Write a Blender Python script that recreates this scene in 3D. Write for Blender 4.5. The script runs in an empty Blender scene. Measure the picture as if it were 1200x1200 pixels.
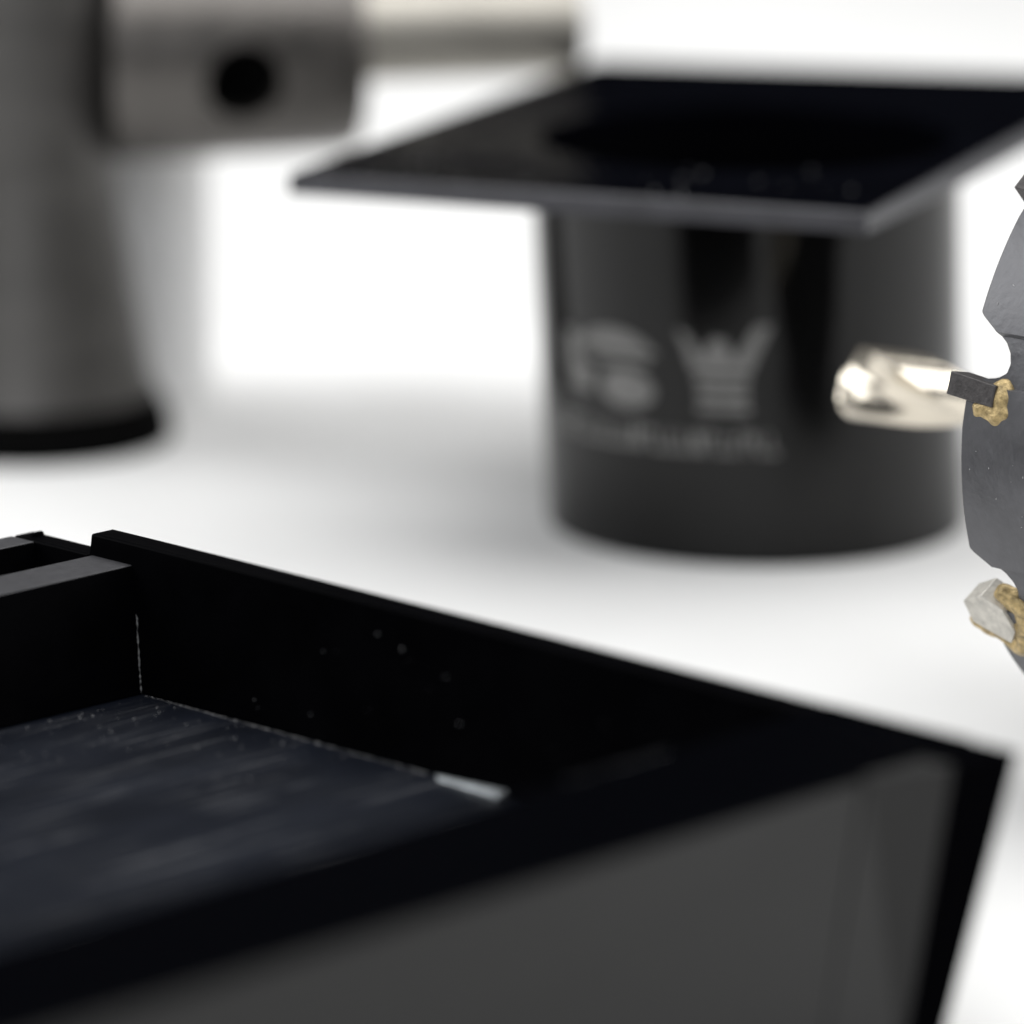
import bpy, bmesh, math, random
from mathutils import Vector, Matrix, noise
random.seed(7)
sc = bpy.context.scene
COL = sc.collection
R = math.radians

# ------------------------------------------------------------------ camera
cd = bpy.data.cameras.new('camera'); cam = bpy.data.objects.new('camera', cd); COL.objects.link(cam)
cam.location = (0, 0, 0.2112); cam.rotation_euler = (R(90 - 13.2), 0, 0)
cd.sensor_width = 36; cd.lens = 180; cd.clip_start = 0.02; cd.clip_end = 50
cd.dof.use_dof = True; cd.dof.focus_distance = 0.736; cd.dof.aperture_fstop = 8.0
sc.camera = cam
# ------------------------------------------------------------------ dim studio room, softboxes, exposure
w = bpy.data.worlds.new('World'); sc.world = w; w.use_nodes = True
bg = w.node_tree.nodes['Background']; bg.inputs[0].default_value = (0.75, 0.85, 1.0, 1); bg.inputs[1].default_value = 0.012

def softbox(name, loc, target, sx, sy, power, col):
    l = bpy.data.lights.new(name, 'AREA'); l.shape = 'RECTANGLE'; l.size = sx; l.size_y = sy
    l.energy = power; l.color = col
    o = bpy.data.objects.new(name, l); COL.objects.link(o); o.location = loc
    o.rotation_euler = (Vector(target) - Vector(loc)).to_track_quat('-Z', 'Y').to_euler()
    return o
softbox('overhead_softbox', (0.25, 1.1, 1.35), (0.1, 1.1, 0), 2.0, 1.9, 35, (1, 0.995, 0.985))
softbox('front_window_softbox', (-0.35, -0.85, 0.85), (0, 0.9, 0.05), 1.6, 0.9, 11, (0.95, 0.97, 1))
softbox('left_softbox', (-1.4, 0.95, 0.95), (0, 0.85, 0.02), 1.2, 1.0, 16, (0.99, 0.995, 1))
softbox('right_softbox', (1.5, 0.8, 0.75), (0.05, 0.85, 0.02), 1.2, 0.9, 10, (1, 0.995, 0.985))
sc.view_settings.view_transform = 'Standard'; sc.view_settings.look = 'None'
sc.view_settings.exposure = 0; sc.view_settings.gamma = 1
sc.cycles.use_denoising = True; sc.cycles.max_bounces = 10

# ------------------------------------------------------------------ materials
def mat(name, col, rough=0.4, metal=0.0, spec=0.5, var=0.0, vscale=60, bump=0.0, bscale=400, rvar=0.0, stretch=None, vcol=None, coord='Object'):
    m = bpy.data.materials.new(name); m.use_nodes = True
    nt = m.node_tree; b = nt.nodes['Principled BSDF']
    b.inputs['Roughness'].default_value = rough; b.inputs['Metallic'].default_value = metal
    b.inputs['Specular IOR Level'].default_value = spec
    b.inputs['Base Color'].default_value = (*col, 1)
    tc = nt.nodes.new('ShaderNodeTexCoord'); mp = nt.nodes.new('ShaderNodeMapping')
    nt.links.new(tc.outputs[coord], mp.inputs['Vector'])
    if stretch: mp.inputs['Scale'].default_value = stretch
    n1 = nt.nodes.new('ShaderNodeTexNoise'); n1.inputs['Scale'].default_value = vscale
    n1.inputs['Detail'].default_value = 6; n1.inputs['Roughness'].default_value = 0.6
    nt.links.new(mp.outputs['Vector'], n1.inputs['Vector'])
    if var or vcol:
        cr = nt.nodes.new('ShaderNodeValToRGB'); e = cr.color_ramp.elements
        e[0].position = 0.3; e[1].position = 0.72
        e[0].color = (*[c * (1 - var) for c in col], 1)
        e[1].color = (*(vcol if vcol else [min(1, c * (1 + var)) for c in col]), 1)
        nt.links.new(n1.outputs['Fac'], cr.inputs['Fac']); nt.links.new(cr.outputs['Color'], b.inputs['Base Color'])
    if rvar:
        mr = nt.nodes.new('ShaderNodeMapRange'); mr.inputs['From Min'].default_value = 0.3; mr.inputs['From Max'].default_value = 0.7
        mr.inputs['To Min'].default_value = max(0.03, rough - rvar); mr.inputs['To Max'].default_value = min(1, rough + rvar)
        nt.links.new(n1.outputs['Fac'], mr.inputs['Value']); nt.links.new(mr.outputs['Result'], b.inputs['Roughness'])
    if bump:
        n2 = nt.nodes.new('ShaderNodeTexNoise'); n2.inputs['Scale'].default_value = bscale; n2.inputs['Detail'].default_value = 4
        nt.links.new(mp.outputs['Vector'], n2.inputs['Vector'])
        bp = nt.nodes.new('ShaderNodeBump'); bp.inputs['Strength'].default_value = bump; bp.inputs['Distance'].default_value = 0.0003
        nt.links.new(n2.outputs['Fac'], bp.inputs['Height']); nt.links.new(bp.outputs['Normal'], b.inputs['Normal'])
    return m
M = {}
M['white'] = mat('white_laminate', (0.80, 0.80, 0.795), 0.55, var=0.03, vscale=9, rvar=0.1)
M['black'] = mat('black_plastic', (0.0012, 0.0012, 0.0016), 0.36, spec=0.008, var=0.3, vscale=90, bump=0.12, bscale=900, rvar=0.06)
M['rim'] = mat('black_rim_plastic', (0.0010, 0.0011, 0.0017), 0.25, spec=0.006, bump=0.08, bscale=900)
M['floor'] = mat('scuffed_floor_plastic', (0.0048, 0.0064, 0.0112), 0.36, spec=0.22, var=0.3, vscale=45, bump=0.1, bscale=1500, rvar=0.03, stretch=(2.2, 0.7, 1))
nt = M['floor'].node_tree; pb = nt.nodes['Principled BSDF']
src = pb.inputs['Base Color'].links[0].from_socket
tc = nt.nodes.new('ShaderNodeTexCoord'); mp = nt.nodes.new('ShaderNodeMapping'); mp.inputs['Scale'].default_value = (1300, 26, 1); mp.inputs['Rotation'].default_value = (0, 0, R(2))
nz = nt.nodes.new('ShaderNodeTexNoise'); nz.inputs['Scale'].default_value = 1; nz.inputs['Detail'].default_value = 2
nm = nt.nodes.new('ShaderNodeTexNoise'); nm.inputs['Scale'].default_value = 55; nm.inputs['Detail'].default_value = 3
nt.links.new(tc.outputs['Object'], mp.inputs['Vector']); nt.links.new(mp.outputs['Vector'], nz.inputs['Vector']); nt.links.new(tc.outputs['Object'], nm.inputs['Vector'])
r1 = nt.nodes.new('ShaderNodeMapRange'); r1.inputs['From Min'].default_value = 0.55; r1.inputs['From Max'].default_value = 0.66
r2 = nt.nodes.new('ShaderNodeMapRange'); r2.inputs['From Min'].default_value = 0.42; r2.inputs['From Max'].default_value = 0.56
ml = nt.nodes.new('ShaderNodeMath'); ml.operation = 'MULTIPLY'
nt.links.new(nz.outputs['Fac'], r1.inputs['Value']); nt.links.new(nm.outputs['Fac'], r2.inputs['Value'])
nt.links.new(r1.outputs['Result'], ml.inputs[0]); nt.links.new(r2.outputs['Result'], ml.inputs[1])
mx = nt.nodes.new('ShaderNodeMix'); mx.data_type = 'RGBA'; mx.inputs[7].default_value = (0.06, 0.062, 0.068, 1)
nt.links.new(ml.outputs[0], mx.inputs[0]); nt.links.new(src, mx.inputs[6]); nt.links.new(mx.outputs[2], pb.inputs['Base Color'])
M['ribtop'] = mat('rough_paler_plastic', (0.03, 0.03, 0.034), 0.5, spec=0.5, var=0.3, vscale=600, bump=0.3, bscale=1800)
M['front'] = mat('satin_charcoal_plastic', (0.010, 0.010, 0.010), 0.45, spec=0.30, var=0.12, vscale=25, bump=0.05, bscale=1200)
M['mattblack'] = mat('dead_matt_black', (0.0015, 0.0015, 0.002), 1.0, spec=0.0)
M['bare'] = mat('bare_pale_metal', (0.42, 0.45, 0.47), 0.45, metal=0.6, var=0.3, vscale=500, bump=0.3, bscale=1500)
M['dust'] = mat('pale_dust', (0.22, 0.22, 0.225), 0.8)
M['speck'] = mat('bright_steel_fleck', (0.5, 0.5, 0.5), 0.5, metal=0.3)
M['flange'] = mat('black_flange_plastic', (0.0014, 0.0015, 0.0026), 0.25, spec=0.006, var=0.3, vscale=60, bump=0.2, bscale=350, rvar=0.08)
M['flange_edge'] = mat('flange_edge_reflection', (0.045, 0.045, 0.052), 0.5, spec=0.5, var=0.25, vscale=120)  # paler than the flange: the table's reflection is painted into the edge colour
M['tube'] = mat('black_tube_plastic', (0.0025, 0.0025, 0.0025), 0.10, spec=0.28, var=0.2, vscale=40, bump=0.04, bscale=300)
M['print'] = mat('pale_grey_print', (0.18, 0.177, 0.172), 0.6, var=0.2, vscale=300)
M['steel'] = mat('grey_blasted_steel', (0.11, 0.11, 0.118), 0.36, metal=0.25, spec=0.5, var=0.18, vscale=140, bump=0.25, bscale=900, rvar=0.08)
M['carbide'] = mat('dark_carbide', (0.075, 0.07, 0.07), 0.5, metal=0.5, var=0.3, vscale=900, bump=0.3, bscale=1600)
M['chipped'] = mat('chipped_table_lit_carbide', (0.60, 0.575, 0.52), 0.42, metal=0.3, var=0.25, vscale=600, bump=0.4, bscale=1200)  # chipped tip, with the white table's reflection painted into its pale colour
M['braze'] = mat('golden_braze', (0.46, 0.345, 0.165), 0.4, metal=0.4, var=0.6, vscale=800, bump=0.45, bscale=2600)
M['chrome'] = mat('bright_drill_steel', (0.70, 0.64, 0.54), 0.2, metal=0.9, var=0.08, vscale=150, rvar=0.06)
M['tool'] = mat('brushed_grey_tool_steel', (0.098, 0.094, 0.090), 0.45, metal=0.7, var=0.12, vscale=40, stretch=(1, 1, 6), rvar=0.08)
M['toolarm'] = mat('brushed_arm_steel', (0.13, 0.122, 0.115), 0.36, metal=0.8, var=0.12, vscale=50, stretch=(4, 1, 1), rvar=0.06)
M['shank'] = mat('pale_shank_steel', (0.42, 0.40, 0.36), 0.48, metal=0.85, var=0.1, vscale=60)
M['light_flank'] = mat('light_flank_grey', (0.8, 0.8, 0.8), 0.5, metal=0.1, var=0.06, vscale=30)
M['pad'] = mat('black_rubber_pad', (0.002, 0.002, 0.002), 0.8, spec=0.03)

# ------------------------------------------------------------------ helpers
def link(name, bm, m, parent=None, smooth=None):
    me = bpy.data.meshes.new(name)
    bmesh.ops.recalc_face_normals(bm, faces=bm.faces)
    bm.to_mesh(me); bm.free(); me.materials.append(m)
    if smooth is not None:
        me.shade_smooth()
        try: me.set_sharp_from_angle(angle=R(smooth))
        except Exception: pass
    o = bpy.data.objects.new(name, me); COL.objects.link(o)
    if parent: o.parent = parent
    return o
def thing(name, label, cat, loc=(0, 0, 0), rz=0):
    o = bpy.data.objects.new(name, None); COL.objects.link(o); o.empty_display_size = 0.01
    o.location = loc; o.rotation_euler = (0, 0, rz); o['label'] = label; o['category'] = cat
    return o
def hexa(bot, top, bev=0.0004, seg=2):
    """solid between two polygons of the same vertex count"""
    bm = bmesh.new(); n = len(bot)
    b = [bm.verts.new(p) for p in bot]; t = [bm.verts.new(p) for p in top]
    bm.faces.new(list(reversed(b))); bm.faces.new(t)
    for i in range(n): bm.faces.new((b[i], b[(i + 1) % n], t[(i + 1) % n], t[i]))
    if bev: bmesh.ops.bevel(bm, geom=bm.edges[:], offset=bev, segments=seg, affect='EDGES', profile=0.5)
    return bm
def lathe(prof, n=96, close=False):
    """profile [(r,z)] spun about z"""
    bm = bmesh.new(); rings = []
    for r, z in prof:
        if r < 1e-6: rings.append([bm.verts.new((0, 0, z))])
        else: rings.append([bm.verts.new((r * math.cos(2 * math.pi * i / n), r * math.sin(2 * math.pi * i / n), z)) for i in range(n)])
    pairs = list(zip(rings[:-1], rings[1:]))
    if close: pairs.append((rings[-1], rings[0]))
    for A, B in pairs:
        for i in range(n):
            j = (i + 1) % n
            if len(A) == 1 and len(B) == 1: continue
            if len(A) == 1: bm.faces.new((A[0], B[i], B[j]))
            elif len(B) == 1: bm.faces.new((A[i], A[j], B[0]))
            else: bm.faces.new((A[i], A[j], B[j], B[i]))
    return bm

# ------------------------------------------------------------------ white worktop
bm = hexa([(-1.5, -0.1, -0.03), (1.5, -0.1, -0.03), (1.5, 2.6, -0.03), (-1.5, 2.6, -0.03)],
          [(-1.5, -0.1, 0), (1.5, -0.1, 0), (1.5, 2.6, 0), (-1.5, 2.6, 0)], 0.002)
o = link('tabletop', bm, M['white']); o['kind'] = 'structure'

# ------------------------------------------------------------------ black tray (local x runs along the rear wall, y along the front wall)
tray = thing('tool_tray', 'open black plastic tray with thick walls and a divider in the foreground', 'tray', (0.0605, 0.6029, 0.0), math.atan2(0.7005, -0.7137))
HT, ZF, ZL, DR, BL = 0.040, 0.0195, 0.037, 0.0065, 0.205
def dr(z): return DR * (1 - z / HT)                      # outward-leaning draft of the moulded walls
AE, AM = 0.1832, 0.1659
d0, df, dl = dr(0), dr(ZF), dr(ZL)
link('base', hexa([(0.0292, d0, 0), (AE - d0, d0, 0), (AE - d0, BL - d0, 0), (0.0292, BL - d0, 0)],
                  [(0.0292, df, ZF), (AE - df, df, ZF), (AE - df, BL - df, ZF), (0.0292, BL - df, ZF)], 0.0002), M['floor'], tray)
zf = ZF + 0.0001
link('rear_wall', hexa([(0.0295, df, zf), (AM - 0.0005, df, zf), (AM - 0.0005, 0.0075, zf), (0.0295, 0.0075, zf)],
                       [(0.0295, -0.0007, HT), (AM, -0.0004, HT), (AM, 0.0038, HT), (0.0295, 0.0038, HT)], 0.0003), M['black'], tray)
link('rear_wall', hexa([(AM, df, zf), (AE - df, df, zf), (AE - df, 0.0075, zf), (AM, 0.0075, zf)],
                       [(AM + 0.0002, dl, ZL), (AE - dl, dl, ZL), (AE - dl, 0.0042, ZL), (AM + 0.0002, 0.0042, ZL)], 0.0003), M['black'], tray)
# inner divider and outer left wall, each with a rougher, paler top
def wall_with_top(name, lo, hi, y0, y1, pale):
    bm = hexa([(lo[0], y0, zf), (lo[1], y0, zf), (lo[1], y1, zf), (lo[0], y1, zf)],
              [(hi[0], y0, ZL), (hi[1], y0, ZL), (hi[1], y1, ZL), (hi[0], y1, ZL)], 0.00025)
    o = link(name, bm, M['black'], tray); o.data.materials.append(M['ribtop'])
    for p in o.data.polygons:
        if p.normal.z > 0.6: p.material_index = 1
    return o
wall_with_top('divider', (0.1512, 0.1659), (0.1565, 0.1653), 0.0040, BL - 0.008, 1)
wall_with_top('end_wall', (0.1745, AE - df), (0.1775, AE - dl), 0.0046, BL - 0.004, 1)
link('side_wall', hexa([(0.0295, BL - 0.008, zf), (AE - df, BL - 0.008, zf), (AE - df, BL - df, zf), (0.0295, BL - df, zf)],
                       [(0.0295, BL - 0.004, ZL), (AE - dl, BL - 0.004, ZL), (AE - dl, BL - dl, ZL), (0.0295, BL - dl, ZL)], 0.0003), M['black'], tray)
bm = hexa([(0.1806, 0.0008, ZL), (0.1796, 0.0008, ZL), (0.1796, 0.003, ZL), (0.1806, 0.003, ZL)],
          [(0.1804, 0.0010, ZL + 0.0006), (0.1798, 0.0010, ZL + 0.0006), (0.1798, 0.0027, ZL + 0.0006), (0.1804, 0.0027, ZL + 0.0006)], 0.0002)
link('nub', bm, M['black'], tray)
# thick front wall: charcoal outer panel under a black rim
FA = 0.0001
zr = 0.0393; PT = 0.0046
link('front_wall', hexa([(FA + d0, 0.0206 + d0, 0), (0.029, 0.0206 + d0, 0), (0.029, BL - d0, 0), (FA + d0, BL - d0, 0)],
                        [(PT + 0.0006, 0.0206 + dr(zr), zr), (0.029, 0.0206 + dr(zr), zr), (0.029, BL - dr(zr), zr), (PT - 0.0012, BL - dr(zr), zr)], 0.0002), M['front'], tray)
link('rim', hexa([(PT + 0.0003, 0.0206, zr), (0.0292, 0.0206, zr), (0.0292, BL, zr), (PT - 0.0015, BL, zr)],
                 [(PT + 0.0006, 0.0206, HT), (0.0288, 0.0206, HT), (0.0288, BL, HT), (PT - 0.0012, BL, HT)], 0.0002, 2), M['rim'], tray)
link('corner_block', hexa([(0.0060 + d0, 0.0002 + d0, 0), (0.0292, 0.0002 + d0, 0), (0.0292, 0.0205 + d0, 0), (0.0060 + d0, 0.0205 + d0, 0)],
                 [(0.0060, -0.0007, HT), (0.0293, -0.0007, HT), (0.0288, 0.0206, HT), (0.0060, 0.0206, HT)], 0.0001, 1), M['rim'], tray)
P = [(0.0008, 0.0090), (0.0050, 0.0205), (0.0059, 0.0205), (0.0059, 0.0090)]
PB = [(0.0002, 0.0046), (0.0001, 0.0205), (0.0059, 0.0205), (0.0059, 0.0046)]
link('corner_post', hexa([(x + d0, y + d0, 0) for x, y in PB], [(x, y, HT - 0.0004) for x, y in P], 0.0002), M['front'], tray)
P = [(0.0002, 0.0089), (0.0059, 0.0089), (0.0059, -0.0007), (-0.0014, -0.0007)]
PB = [(0.0002, 0.0045), (0.0059, 0.0045), (0.0059, -0.0007), (-0.0014, -0.0007)]
link('corner_strip', hexa([(x + d0, y + d0, 0) for x, y in PB], [(x, y, HT - 0.0001) for x, y in P], 0.0003), M['mattblack'], tray)  # darker matt strip down the outer corner
# pale bare strip lying in the joint of floor and rear wall
bm = hexa([(0.0780, 0.0078, ZF), (0.0915, 0.0078, ZF), (0.0900, 0.0090, ZF), (0.0780, 0.0098, ZF)],
          [(0.0780, 0.0078, ZF + 0.0009), (0.0915, 0.0078, ZF + 0.0004), (0.0900, 0.0088, ZF + 0.0004), (0.0780, 0.0096, ZF + 0.0007)], 0.0002)
o = link('bare_strip', bm, M['bare'], tray); o['label'] = 'pale bare strip in the corner of the tray floor'
# burrs, rim glint and dust
def flakes(spots, name, par, m):
    bm = bmesh.new()
    for (x, y, z, s) in spots:
        mt = Matrix.Translation((x, y, z)) @ Matrix.Rotation(random.random() * 6.28, 4, Vector((random.random(), random.random(), random.random())).normalized()) @ Matrix.Diagonal((s * random.uniform(0.6, 3.2), s, s * 0.6, 1))
        bmesh.ops.create_icosphere(bm, subdivisions=1, radius=1, matrix=mt)
    o = link(name, bm, m, par); o['kind'] = 'stuff'; return o
sp = []
for _ in range(120):                                       # swarf in the corner by the divider
    u = random.random() ** 1.6; v = random.random() ** 1.3
    sp.append((0.150 - u * 0.045, 0.0082 + v * 0.035, ZF + 0.00008, random.choice([0.00005, 0.00006, 0.00008, 0.00012])))
for _ in range(26):
    sp.append((random.uniform(0.035, 0.15), 0.0078 + random.random() ** 2 * 0.12, ZF + 0.00008, random.choice([0.00005, 0.00007, 0.0001])))
for _ in range(18):                                        # clinging to the rear wall
    z = random.uniform(ZF + 0.001, HT - 0.002); y = 0.0075 - 0.0037 * (z - ZF) / (HT - ZF)
    sp.append((random.uniform(0.035, 0.148), y + 0.00005, z, random.choice([0.00006, 0.00008, 0.00012])))
flakes(sp, 'dust', tray, M['dust'])
def ragged(name, p0, p1, n, wmax, m, par, gap=0.3, wob=0.00008):
    """a thin broken pale thread along an edge"""
    bm = bmesh.new(); p0, p1 = Vector(p0), Vector(p1); d = (p1 - p0).normalized()
    s1 = d.orthogonal().normalized(); s2 = d.cross(s1); prev = None
    for i in range(n + 1):
        c = p0.lerp(p1, i / n) + s1 * random.uniform(-wob, wob) + s2 * random.uniform(-wob, wob)
        r = wmax * (0.12 if random.random() < gap else random.uniform(0.2, 1)) * (0.1 if i in (0, n) else 1)
        row = [bm.verts.new(c + (s1 * math.cos(q) + s2 * math.sin(q)) * r) for q in (0, 1.57, 3.14, 4.71)]
        if prev:
            for k in range(4): bm.faces.new((prev[k], prev[(k + 1) % 4], row[(k + 1) % 4], row[k]))
        else: bm.faces.new(row)
        prev = row
    bm.faces.new(prev)
    return link(name, bm, m, par)
ragged('burr_or_glint', (0.1512, 0.0077, ZF + 0.0003), (0.1540, 0.0058, ZF + 0.0110), 34, 0.00014, M['dust'], tray, 0.45)
ragged('burr_or_glint', (0.1505, 0.0077, ZF + 0.0001), (0.0930, 0.0077, ZF + 0.0001), 160, 0.00012, M['dust'], tray, 0.4, 0.00005)
ragged('burr_or_glint', (0.0288, 0.0480, HT), (0.0288, 0.0300, HT), 40, 0.00006, M['dust'], tray, 0.5)  # pale thread paints the highlight on the rim's inner edge

# ------------------------------------------------------------------ black tube with a square flange
TX, TY, TR, TZ, TT = 0.0439, 0.8965, 0.0376, 0.0690, 0.0036
def lean(bm):                                              # the tube flares and leans slightly
    for v in bm.verts:
        f = v.co.z / 0.065; v.co.x = v.co.x * (1 + 0.012 * f) - 0.0027 * f; v.co.y *= 1 + 0.012 * f
    return bm
tube = thing('dust_tube', 'upright black plastic tube under a wide rectangular flange with faded print', 'tube', (TX, TY, 0))
zt = TZ - TT - 0.0001
link('barrel', lean(lathe([(TR - 0.0028, 0.0), (TR - 0.0004, 0.0), (TR, 0.0004), (TR, 0.003), (TR, 0.02), (TR, 0.05), (TR, zt), (TR - 0.0028, zt)], 160, close=True)), M['tube'], tube, 40)
tb = bpy.data.objects['barrel']; tb.data.materials.append(M['mattblack'])
for p in tb.data.polygons:                                 # bore and top ring blackened to paint the shade inside
    if p.normal.x * p.center.x + p.normal.y * p.center.y < -0.01 * TR or p.normal.z > 0.5: p.material_index = 1
# flange with a round hole: rectangle outline resampled against the hole circle
fl = math.atan2(0.8436 - 0.8820, 0.0572 + 0.0377)           # along its near edge
E1, E2 = 0.1030, 0.1385
ca, sa = math.cos(fl), math.sin(fl)
Lc = Vector((-0.0379 - TX, 0.8577 - TY))
def floc(p, q):
    q *= 1.05 + 0.12 * p / E1                              # the far side is a little askew
    return (Lc.x + ca * p - sa * q, Lc.y + sa * p + ca * q)
hx, hy = 0, 0
bm = bmesh.new(); N = 160; ring = {k: [] for k in ('ot', 'ob', 'it', 'ib', 'om')}
Hx, Hy = -Lc.x - 0.0027, -Lc.y
pc = (Hx * ca + Hy * sa, (-Hx * sa + Hy * ca))
pc = (pc[0], pc[1] / (1.05 + 0.12 * pc[0] / E1))       # hole centre in flange coordinates
corners = [math.atan2(q - pc[1], p - pc[0]) for p, q in ((0, 0), (E1, 0), (E1, E2), (0, E2))]
angs = sorted(set([2 * math.pi * i / N - math.pi for i in range(N)] + corners))
hr = TR - 0.0010
for t in angs:
    dx, dy = math.cos(t), math.sin(t)
    s = min([(E1 - pc[0]) / dx if dx > 1e-9 else 9, -pc[0] / dx if dx < -1e-9 else 9, (E2 - pc[1]) / dy if dy > 1e-9 else 9, -pc[1] / dy if dy < -1e-9 else 9])
    o_ = floc(pc[0] + dx * s, pc[1] + dy * s)
    vx, vy = o_[0] + 0.0027, o_[1]; vl = math.hypot(vx, vy); i_ = (-0.0027 + vx / vl * hr, vy / vl * hr)
    s2 = s - 0.0005; m_ = floc(pc[0] + dx * s2, pc[1] + dy * s2)
    ring['om'].append(bm.verts.new((*m_, TZ))); ring['ot'].append(bm.verts.new((*o_, TZ - 0.0005))); ring['ob'].append(bm.verts.new((*o_, TZ - TT)))
    ring['it'].append(bm.verts.new((*i_, TZ))); ring['ib'].append(bm.verts.new((*i_, TZ - TT)))
n = len(angs); edge_faces = []
for i in range(n):
    j = (i + 1) % n
    bm.faces.new((ring['om'][i], ring['om'][j], ring['it'][j], ring['it'][i]))
    f1 = bm.faces.new((ring['om'][i], ring['ot'][i], ring['ot'][j], ring['om'][j]))
    f2 = bm.faces.new((ring['ot'][i], ring['ob'][i], ring['ob'][j], ring['ot'][j])); edge_faces += [f1, f2]
    bm.faces.new((ring['ob'][i], ring['ib'][i], ring['ib'][j], ring['ob'][j]))
    bm.faces.new((ring['ib'][i], ring['it'][i], ring['it'][j], ring['ib'][j]))
for f in edge_faces: f.material_index = 1
o = link('flange', bm, M['flange'], tube); o.data.materials.append(M['flange_edge'])
sp = []
for _ in range(30):
    p, q = random.uniform(0.004, E1 - 0.004), random.uniform(0.003, 0.03)
    x, y = floc(p, q)
    if math.hypot(x, y) > TR: sp.append((x, y, TZ + 0.0001, random.choice([0.00012, 0.0002, 0.0003])))
flakes(sp, 'dust', tube, M['dust'])
# print on the barrel: outlines in (arc angle from the camera side in degrees, height)
def print_shape(name, polys):
    bm = bmesh.new()
    for poly in polys:
        vs = [bm.verts.new((x * 0.00064, 0, z)) for x, z in poly]
        bm.faces.new(vs)
    bmesh.ops.triangulate(bm, faces=bm.faces[:])
    bmesh.ops.subdivide_edges(bm, edges=bm.edges[:], cuts=3, use_grid_fill=True)
    ext = bmesh.ops.extrude_face_region(bm, geom=bm.faces[:])
    top = {v for v in ext['geom'] if isinstance(v, bmesh.types.BMVert)}
    for v in bm.verts:
        r = TR + (0.00025 if v in top else 0.00003); t = R(v.co.x / 0.00064)
        v.co = (r * math.sin(t), -r * math.cos(t), v.co.z)
    return link(name, lean(bm), M['print'], tube)
def disc(cx, cz, rx, rz, a0=0, a1=360, n=18): return [(cx + rx * math.cos(R(a0 + (a1 - a0) * i / n)), cz + rz * math.sin(R(a0 + (a1 - a0) * i / n))) for i in range(n + (0 if a1 - a0 >= 360 else 1))]
def rect(x0, z0, x1, z1): return [(x0, z0), (x1, z0), (x1, z1), (x0, z1)]
# crown: flared sides, three points, cross bars
print_shape('crown_emblem', [
    [(-21.5, 0.0415), (-18.5, 0.0405), (-15.2, 0.0365), (-12.5, 0.0400), (-9.0, 0.0400), (-6.5, 0.0365), (-0.5, 0.0425), (3.5, 0.0425), (0.0, 0.0380), (-2.6, 0.0342), (-17.6, 0.0342)],
    [(-17.0, 0.0335), (-3.0, 0.0335), (-3.2, 0.0318), (-16.6, 0.0318)],
    [(-16.4, 0.0310), (-3.4, 0.0310), (-3.4, 0.0294), (-16.2, 0.0294)],
    [(-16.2, 0.0286), (-3.4, 0.0286), (-2.8, 0.0272), (-16.8, 0.0272)]])
print_shape('round_emblem', [
    disc(-41, 0.0335, 15, 0.0068, 25, 155), rect(-60, 0.0318, -54, 0.0385), rect(-58, 0.0285, -49, 0.0330),
    disc(-37, 0.0300, 8.5, 0.0034), rect(-48, 0.0345, -30, 0.0356)])
lt = []; x = -66
rr = random.Random(3)
while x < 2:
    wl = rr.uniform(1.6, 2.6)
    lt.append(rect(x, 0.0198, x + 0.7, 0.0236)); 
    lt.append(rect(x + 0.75, rr.choice([0.0199, 0.0214, 0.0228]), x + wl, rr.choice([0.0207, 0.0222, 0.0236]) if False else 0.0237)) if rr.random() < 0.5 else lt.append(rect(x + 0.75, 0.0198, x + wl, 0.0206))
    x += wl + 0.7
print_shape('lettering', lt)

# ------------------------------------------------------------------ hole saw lying on its side
HR, TAU = 0.0508, R(45)
U = Vector((-math.cos(TAU), math.sin(TAU), 0)); Nn = Vector((-math.sin(TAU), -math.cos(TAU), 0)); Z = Vector((0, 0, 1))
saw = thing('hole_saw', 'grey steel hole saw with brazed teeth lying on its side at the right edge', 'hole saw', (0.1005, 0.757, 0.0))
SC = Vector((0, 0, HR + 0.0006))
def sp_(phi, r, k): return SC + (Nn * math.cos(phi) + Z * math.sin(phi)) * r + U * k
TEETH = [-30, 10, 46, 82, 118, 155, 192, 229, 264, 297]
def rel(phi_deg):
    best = None
    for t in TEETH:
        d = (phi_deg - t + 180) % 360 - 180
        if best is None or abs(d - 4) < abs(best - 4): best = d
    return best
def lerp(pts, x):
    if x <= pts[0][0]: return pts[0][1]
    for (x0, y0), (x1, y1) in zip(pts, pts[1:]):
        if x <= x1: return y0 + (y1 - y0) * (x - x0) / (x1 - x0)
    return pts[-1][1]
RIM = [(-6, 0.0), (0.5, -0.0004), (1.8, -0.0012), (2.6, -0.0048), (3.6, -0.0062), (5.2, -0.0066), (7.0, -0.0062), (8.6, -0.0052), (10.4, -0.0030), (12.2, -0.0006), (12.9, 0.0), (20, 0.0)]
FLU = [(1.0, 0.0), (1.25, 0.0010), (9.6, 0.0008), (9.9, 0.0), (20, 0.0)]
NP = 1440; bm = bmesh.new(); rows = []
WT = 0.0032
phis = [2 * math.pi * i / NP for i in range(NP)]
prof = []
for p in phis:
    d = rel(math.degrees(p)); g = lerp(RIM, d); fl_ = lerp(FLU, d); prof.append((g, fl_))
spec_rows = [('o', -0.058, 0), ('o', -0.040, 0), ('o', -0.038, 1), ('o', -0.028, 1), ('o', -0.018, 1), ('o', -0.011, 1), ('g', -0.0004, 0.0), ('g', 0.0, 0.0004), ('g', 0.0, WT - 0.0004), ('g', -0.0004, WT), ('i', -0.011, 0), ('i', -0.054, 0)]
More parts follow.
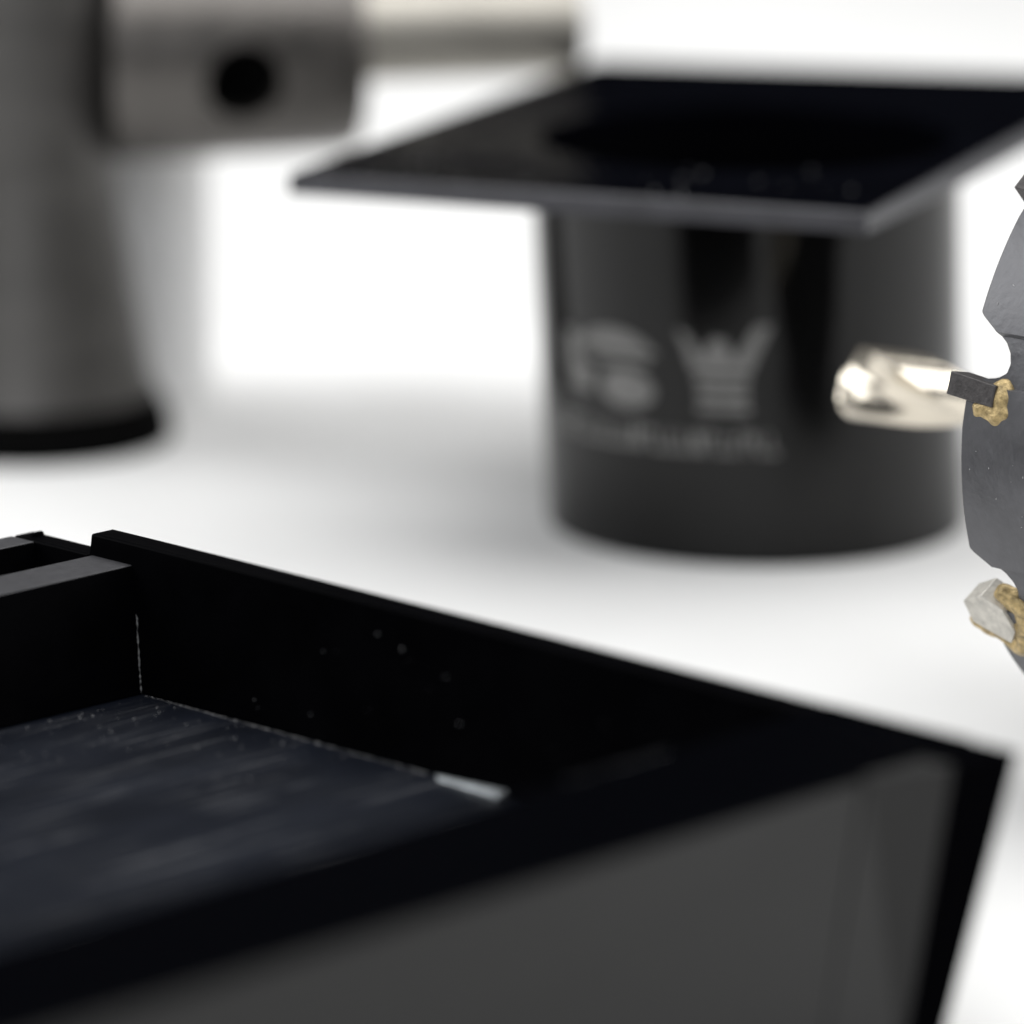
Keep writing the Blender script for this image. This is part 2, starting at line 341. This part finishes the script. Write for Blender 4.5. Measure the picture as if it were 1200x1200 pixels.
for kind, k, q in spec_rows:
    row = []
    for p, (g, f) in zip(phis, prof):
        if kind == 'o': row.append(bm.verts.new(sp_(p, HR - (f if q else 0), k)))
        elif kind == 'g': row.append(bm.verts.new(sp_(p, HR - (f if q < WT / 2 else 0) - q, g + k)))
        else: row.append(bm.verts.new(sp_(p, HR - WT, k)))
    rows.append(row)
for A, B in zip(rows[:-1], rows[1:]):
    for i in range(NP):
        j = (i + 1) % NP; bm.faces.new((A[i], A[j], B[j], B[i]))
bm.faces.new(rows[0]); bm.faces.new(rows[-1])
link('cup', bm, M['steel'], saw, 25)
bm = lathe([(0, 0), (0.011, 0), (0.011, 0.016), (0.0065, 0.018), (0.0065, 0.055), (0.0058, 0.057), (0, 0.057)], 6)
Q = U.to_track_quat('Z', 'Y').to_matrix().to_4x4()
bmesh.ops.transform(bm, matrix=Matrix.Translation(SC + U * -0.058) @ Matrix.Rotation(math.pi, 4, Nn) @ Q, verts=bm.verts)
link('arbor', bm, M['tool'], saw, 30)
def tooth(t, tilt, m, dims=None, blobs=None):
    phi = R(t + 0.4); er = Nn * math.cos(phi) + Z * math.sin(phi); et = -Nn * math.sin(phi) + Z * math.cos(phi)
    base = sp_(phi, HR, 0)
    fr = Matrix((U, et, er)).transposed().to_4x4(); fr.translation = base
    fr = fr @ Matrix.Rotation(R(tilt), 4, 'Z')
    pts = dims or [(-0.0060, -0.0018), (0.0026, -0.0018), (0.0026, 0.0016), (-0.0060, 0.0014)]
    bm = hexa([(x, y, -0.0036) for x, y in pts], [(x, y, 0.0006) for x, y in pts], 0.00012, 1)
    bmesh.ops.transform(bm, matrix=fr, verts=bm.verts)
    c = link('carbide_tip', bm, m, saw)
    bm = bmesh.new()
    rb = random.Random(t)
    spots = []
    for path in (blobs or [((-0.0068, 0.0006), (-0.0070, -0.0024)), ((-0.0068, -0.0026), (-0.0030, -0.0026))]):
        n_ = 8
        for i in range(n_):
            f = (i + rb.random()) / n_
            spots.append((path[0][0] * (1 - f) + path[1][0] * f + rb.uniform(-0.0005, 0.0005), path[0][1] * (1 - f) + path[1][1] * f + rb.uniform(-0.0005, 0.0005), -0.0014, rb.uniform(0.0015, 0.0024), rb.uniform(0.0013, 0.0019), rb.uniform(0.0015, 0.0018)))
    spots += [(-0.0062, 0, -0.0012, 0.0022, 0.0026, 0.0016)]
    for (x, y, z, a, b, cc) in spots:
        b2 = bmesh.new(); bmesh.ops.create_icosphere(b2, subdivisions=3, radius=1)
        for v in b2.verts:
            s = 1 + 0.28 * noise.noise(v.co * 1.4 + Vector((t, x * 900, 0))) + 0.05 * noise.noise(v.co * 6 + Vector((0, t, y * 900)))
            v.co = (x + v.co.x * a * s, y + v.co.y * b * s, z + v.co.z * cc * s)
        me = bpy.data.meshes.new('tmp'); b2.to_mesh(me); b2.free(); bm.from_mesh(me); bpy.data.meshes.remove(me)
    bmesh.ops.transform(bm, matrix=fr, verts=bm.verts)
    br = link('braze', bm, M['braze'], c, 180)
    md = br.modifiers.new('fuse', 'REMESH'); md.mode = 'VOXEL'; md.voxel_size = 0.0002; md.use_smooth_shade = True
    md = br.modifiers.new('settle', 'SMOOTH'); md.factor = 0.6; md.iterations = 28
    return c
for i, t in enumerate(TEETH):
    if t == -30:
        o = tooth(t, 26, M['chipped'], dims=[(-0.0052, -0.0034), (0.0016, -0.0036), (0.0036, -0.0002), (0.0008, 0.0034), (-0.0030, 0.0030), (-0.0056, -0.0004)],
                  blobs=[((-0.0062, 0.0030), (-0.0066, -0.0044)), ((-0.0066, -0.0046), (0.0012, -0.0044)), ((-0.0060, 0.0036), (-0.0026, 0.0040))])
        o['label'] = 'pale chipped carbide tip'
    else:
        tooth(t, 5 + (i * 37 % 5) - 2, M['carbide'])
sp = []
for _ in range(46):
    p = R(random.uniform(-12, 46)); q = sp_(p, HR + 0.00003, random.uniform(-0.02, -0.0015))
    if rel(math.degrees(p)) > 11 or rel(math.degrees(p)) < 0: sp.append((*q, random.choice([0.00005, 0.00007, 0.0001])))
flakes(sp, 'dust', saw, M['speck'])
# twist drill in the middle
bm = bmesh.new(); DRR = 0.0059; DA = 2.15; NS = 72; L0, L1 = -0.05, 0.0675; steps = 220; rings = []
for s in range(steps + 1):
    k = L0 + (L1 - L0) * s / steps
    tipd = (L1 - k) / 0.0036
    rmax = DRR * min(1.0, 0.06 + 0.94 * tipd) if tipd < 1 else DRR
    tw = k / 0.085 * 2 * math.pi + DA
    row = []
    for i in range(NS):
        a = 2 * math.pi * i / NS; c = abs(math.cos(a))
        flute = max(0.0, (c - 0.45) / 0.55)
        rr_ = DRR * (1 - 0.56 * math.sin(min(1, flute) * math.pi / 2) ** 1.3) if k > -0.045 else DRR
        if 0.42 < c < 0.52 and math.sin(2 * a) > 0: rr_ = DRR * 1.0
        rr_ = min(rr_, rmax * (0.55 + 0.45 * rr_ / DRR) if tipd < 1 else 1)
        row.append(bm.verts.new((rr_ * math.cos(a + tw), rr_ * math.sin(a + tw), k)))
    rings.append(row)
for A, B in zip(rings[:-1], rings[1:]):
    for i in range(NS):
        j = (i + 1) % NS; bm.faces.new((A[i], A[j], B[j], B[i]))
bm.faces.new(rings[0]); bm.faces.new(rings[-1])
ud = (U + Vector((0, 0, -0.062))).normalized()
bmesh.ops.transform(bm, matrix=Matrix.Translation(SC + Vector((0, 0, -0.0032))) @ ud.to_track_quat('Z', 'Y').to_matrix().to_4x4(), verts=bm.verts)
link('pilot_drill', bm, M['chrome'], saw, 35)

# ------------------------------------------------------------------ grey tool standing far left
tool = thing('drill_stand', 'blurred grey steel tool standing at far left with a horizontal barrel and shank', 'tool', (-0.0925, 0.9635, 0))
link('pad', lathe([(0, 0), (0.0266, 0), (0.0272, 0.001), (0.0264, 0.0055), (0.0246, 0.0090), (0, 0.0090)], 96), M['pad'], tool, 40)
link('column', lathe([(0, 0.0091), (0.0240, 0.0091), (0.0231, 0.012), (0.0214, 0.022), (0.0192, 0.036), (0.0174, 0.048), (0.0167, 0.056), (0.0167, 0.128), (0.0160, 0.129), (0, 0.129)], 96), M['tool'], tool, 30)
bm = lathe([(0, 0.0), (0.0172, 0.0), (0.0178, 0.0006), (0.0178, 0.056), (0.0172, 0.0566), (0, 0.0566)], 96)
bmesh.ops.transform(bm, matrix=Matrix.Translation((0.0150, 0.040, 0)), verts=bm.verts)
link('light_flank', bm, M['light_flank'], tool, 30)  # pale cylinder added for the bright reflection on the column's right flank
yaw = R(13); X = Matrix.Translation((0, 0, 0.0735)) @ Matrix.Rotation(yaw, 4, 'Z') @ Matrix.Rotation(R(90), 4, 'Y')
bm = lathe([(0, 0.0145), (0.0188, 0.0145), (0.0198, 0.0155), (0.0200, 0.034), (0.0196, 0.0605), (0.0186, 0.0630), (0, 0.0630)], 96)
bmesh.ops.transform(bm, matrix=X, verts=bm.verts); brl = link('barrel', bm, M['toolarm'], tool, 30)
bm = lathe([(0, 0.0631), (0.0094, 0.0631), (0.0094, 0.104), (0.0088, 0.1075), (0, 0.1075)], 64)
bmesh.ops.transform(bm, matrix=Matrix.Translation((0, 0, 0.0028)) @ X, verts=bm.verts); link('shank', bm, M['shank'], tool, 30)
th = R(10)
mtx = Matrix.Translation((0, 0, 0.0735)) @ Matrix.Rotation(yaw, 4, 'Z') @ Matrix.Translation((0.0390, -0.0198 * math.cos(th), -0.0198 * math.sin(th))) @ Matrix.Rotation(R(90) + th, 4, 'X')
bm = lathe([(0, -0.012), (0.0076, -0.012), (0.0076, 0.004), (0, 0.004)], 48)
bmesh.ops.transform(bm, matrix=mtx, verts=bm.verts)
cut = link('hole_cutter', bm, M['pad'])
cut.location = tool.location
md = brl.modifiers.new('hole', 'BOOLEAN'); md.operation = 'DIFFERENCE'; md.object = cut; md.solver = 'EXACT'
bpy.context.view_layer.update()
me = bpy.data.meshes.new_from_object(brl.evaluated_get(bpy.context.evaluated_depsgraph_get()))
brl.modifiers.clear(); brl.data = me; bpy.data.objects.remove(cut)
bm = lathe([(0, -0.0118), (0.0074, -0.0118), (0.0074, -0.006), (0.0030, -0.006), (0.0030, -0.0095), (0, -0.0095)], 32)
bmesh.ops.transform(bm, matrix=mtx, verts=bm.verts); link('set_screw', bm, M['pad'], brl, 30)
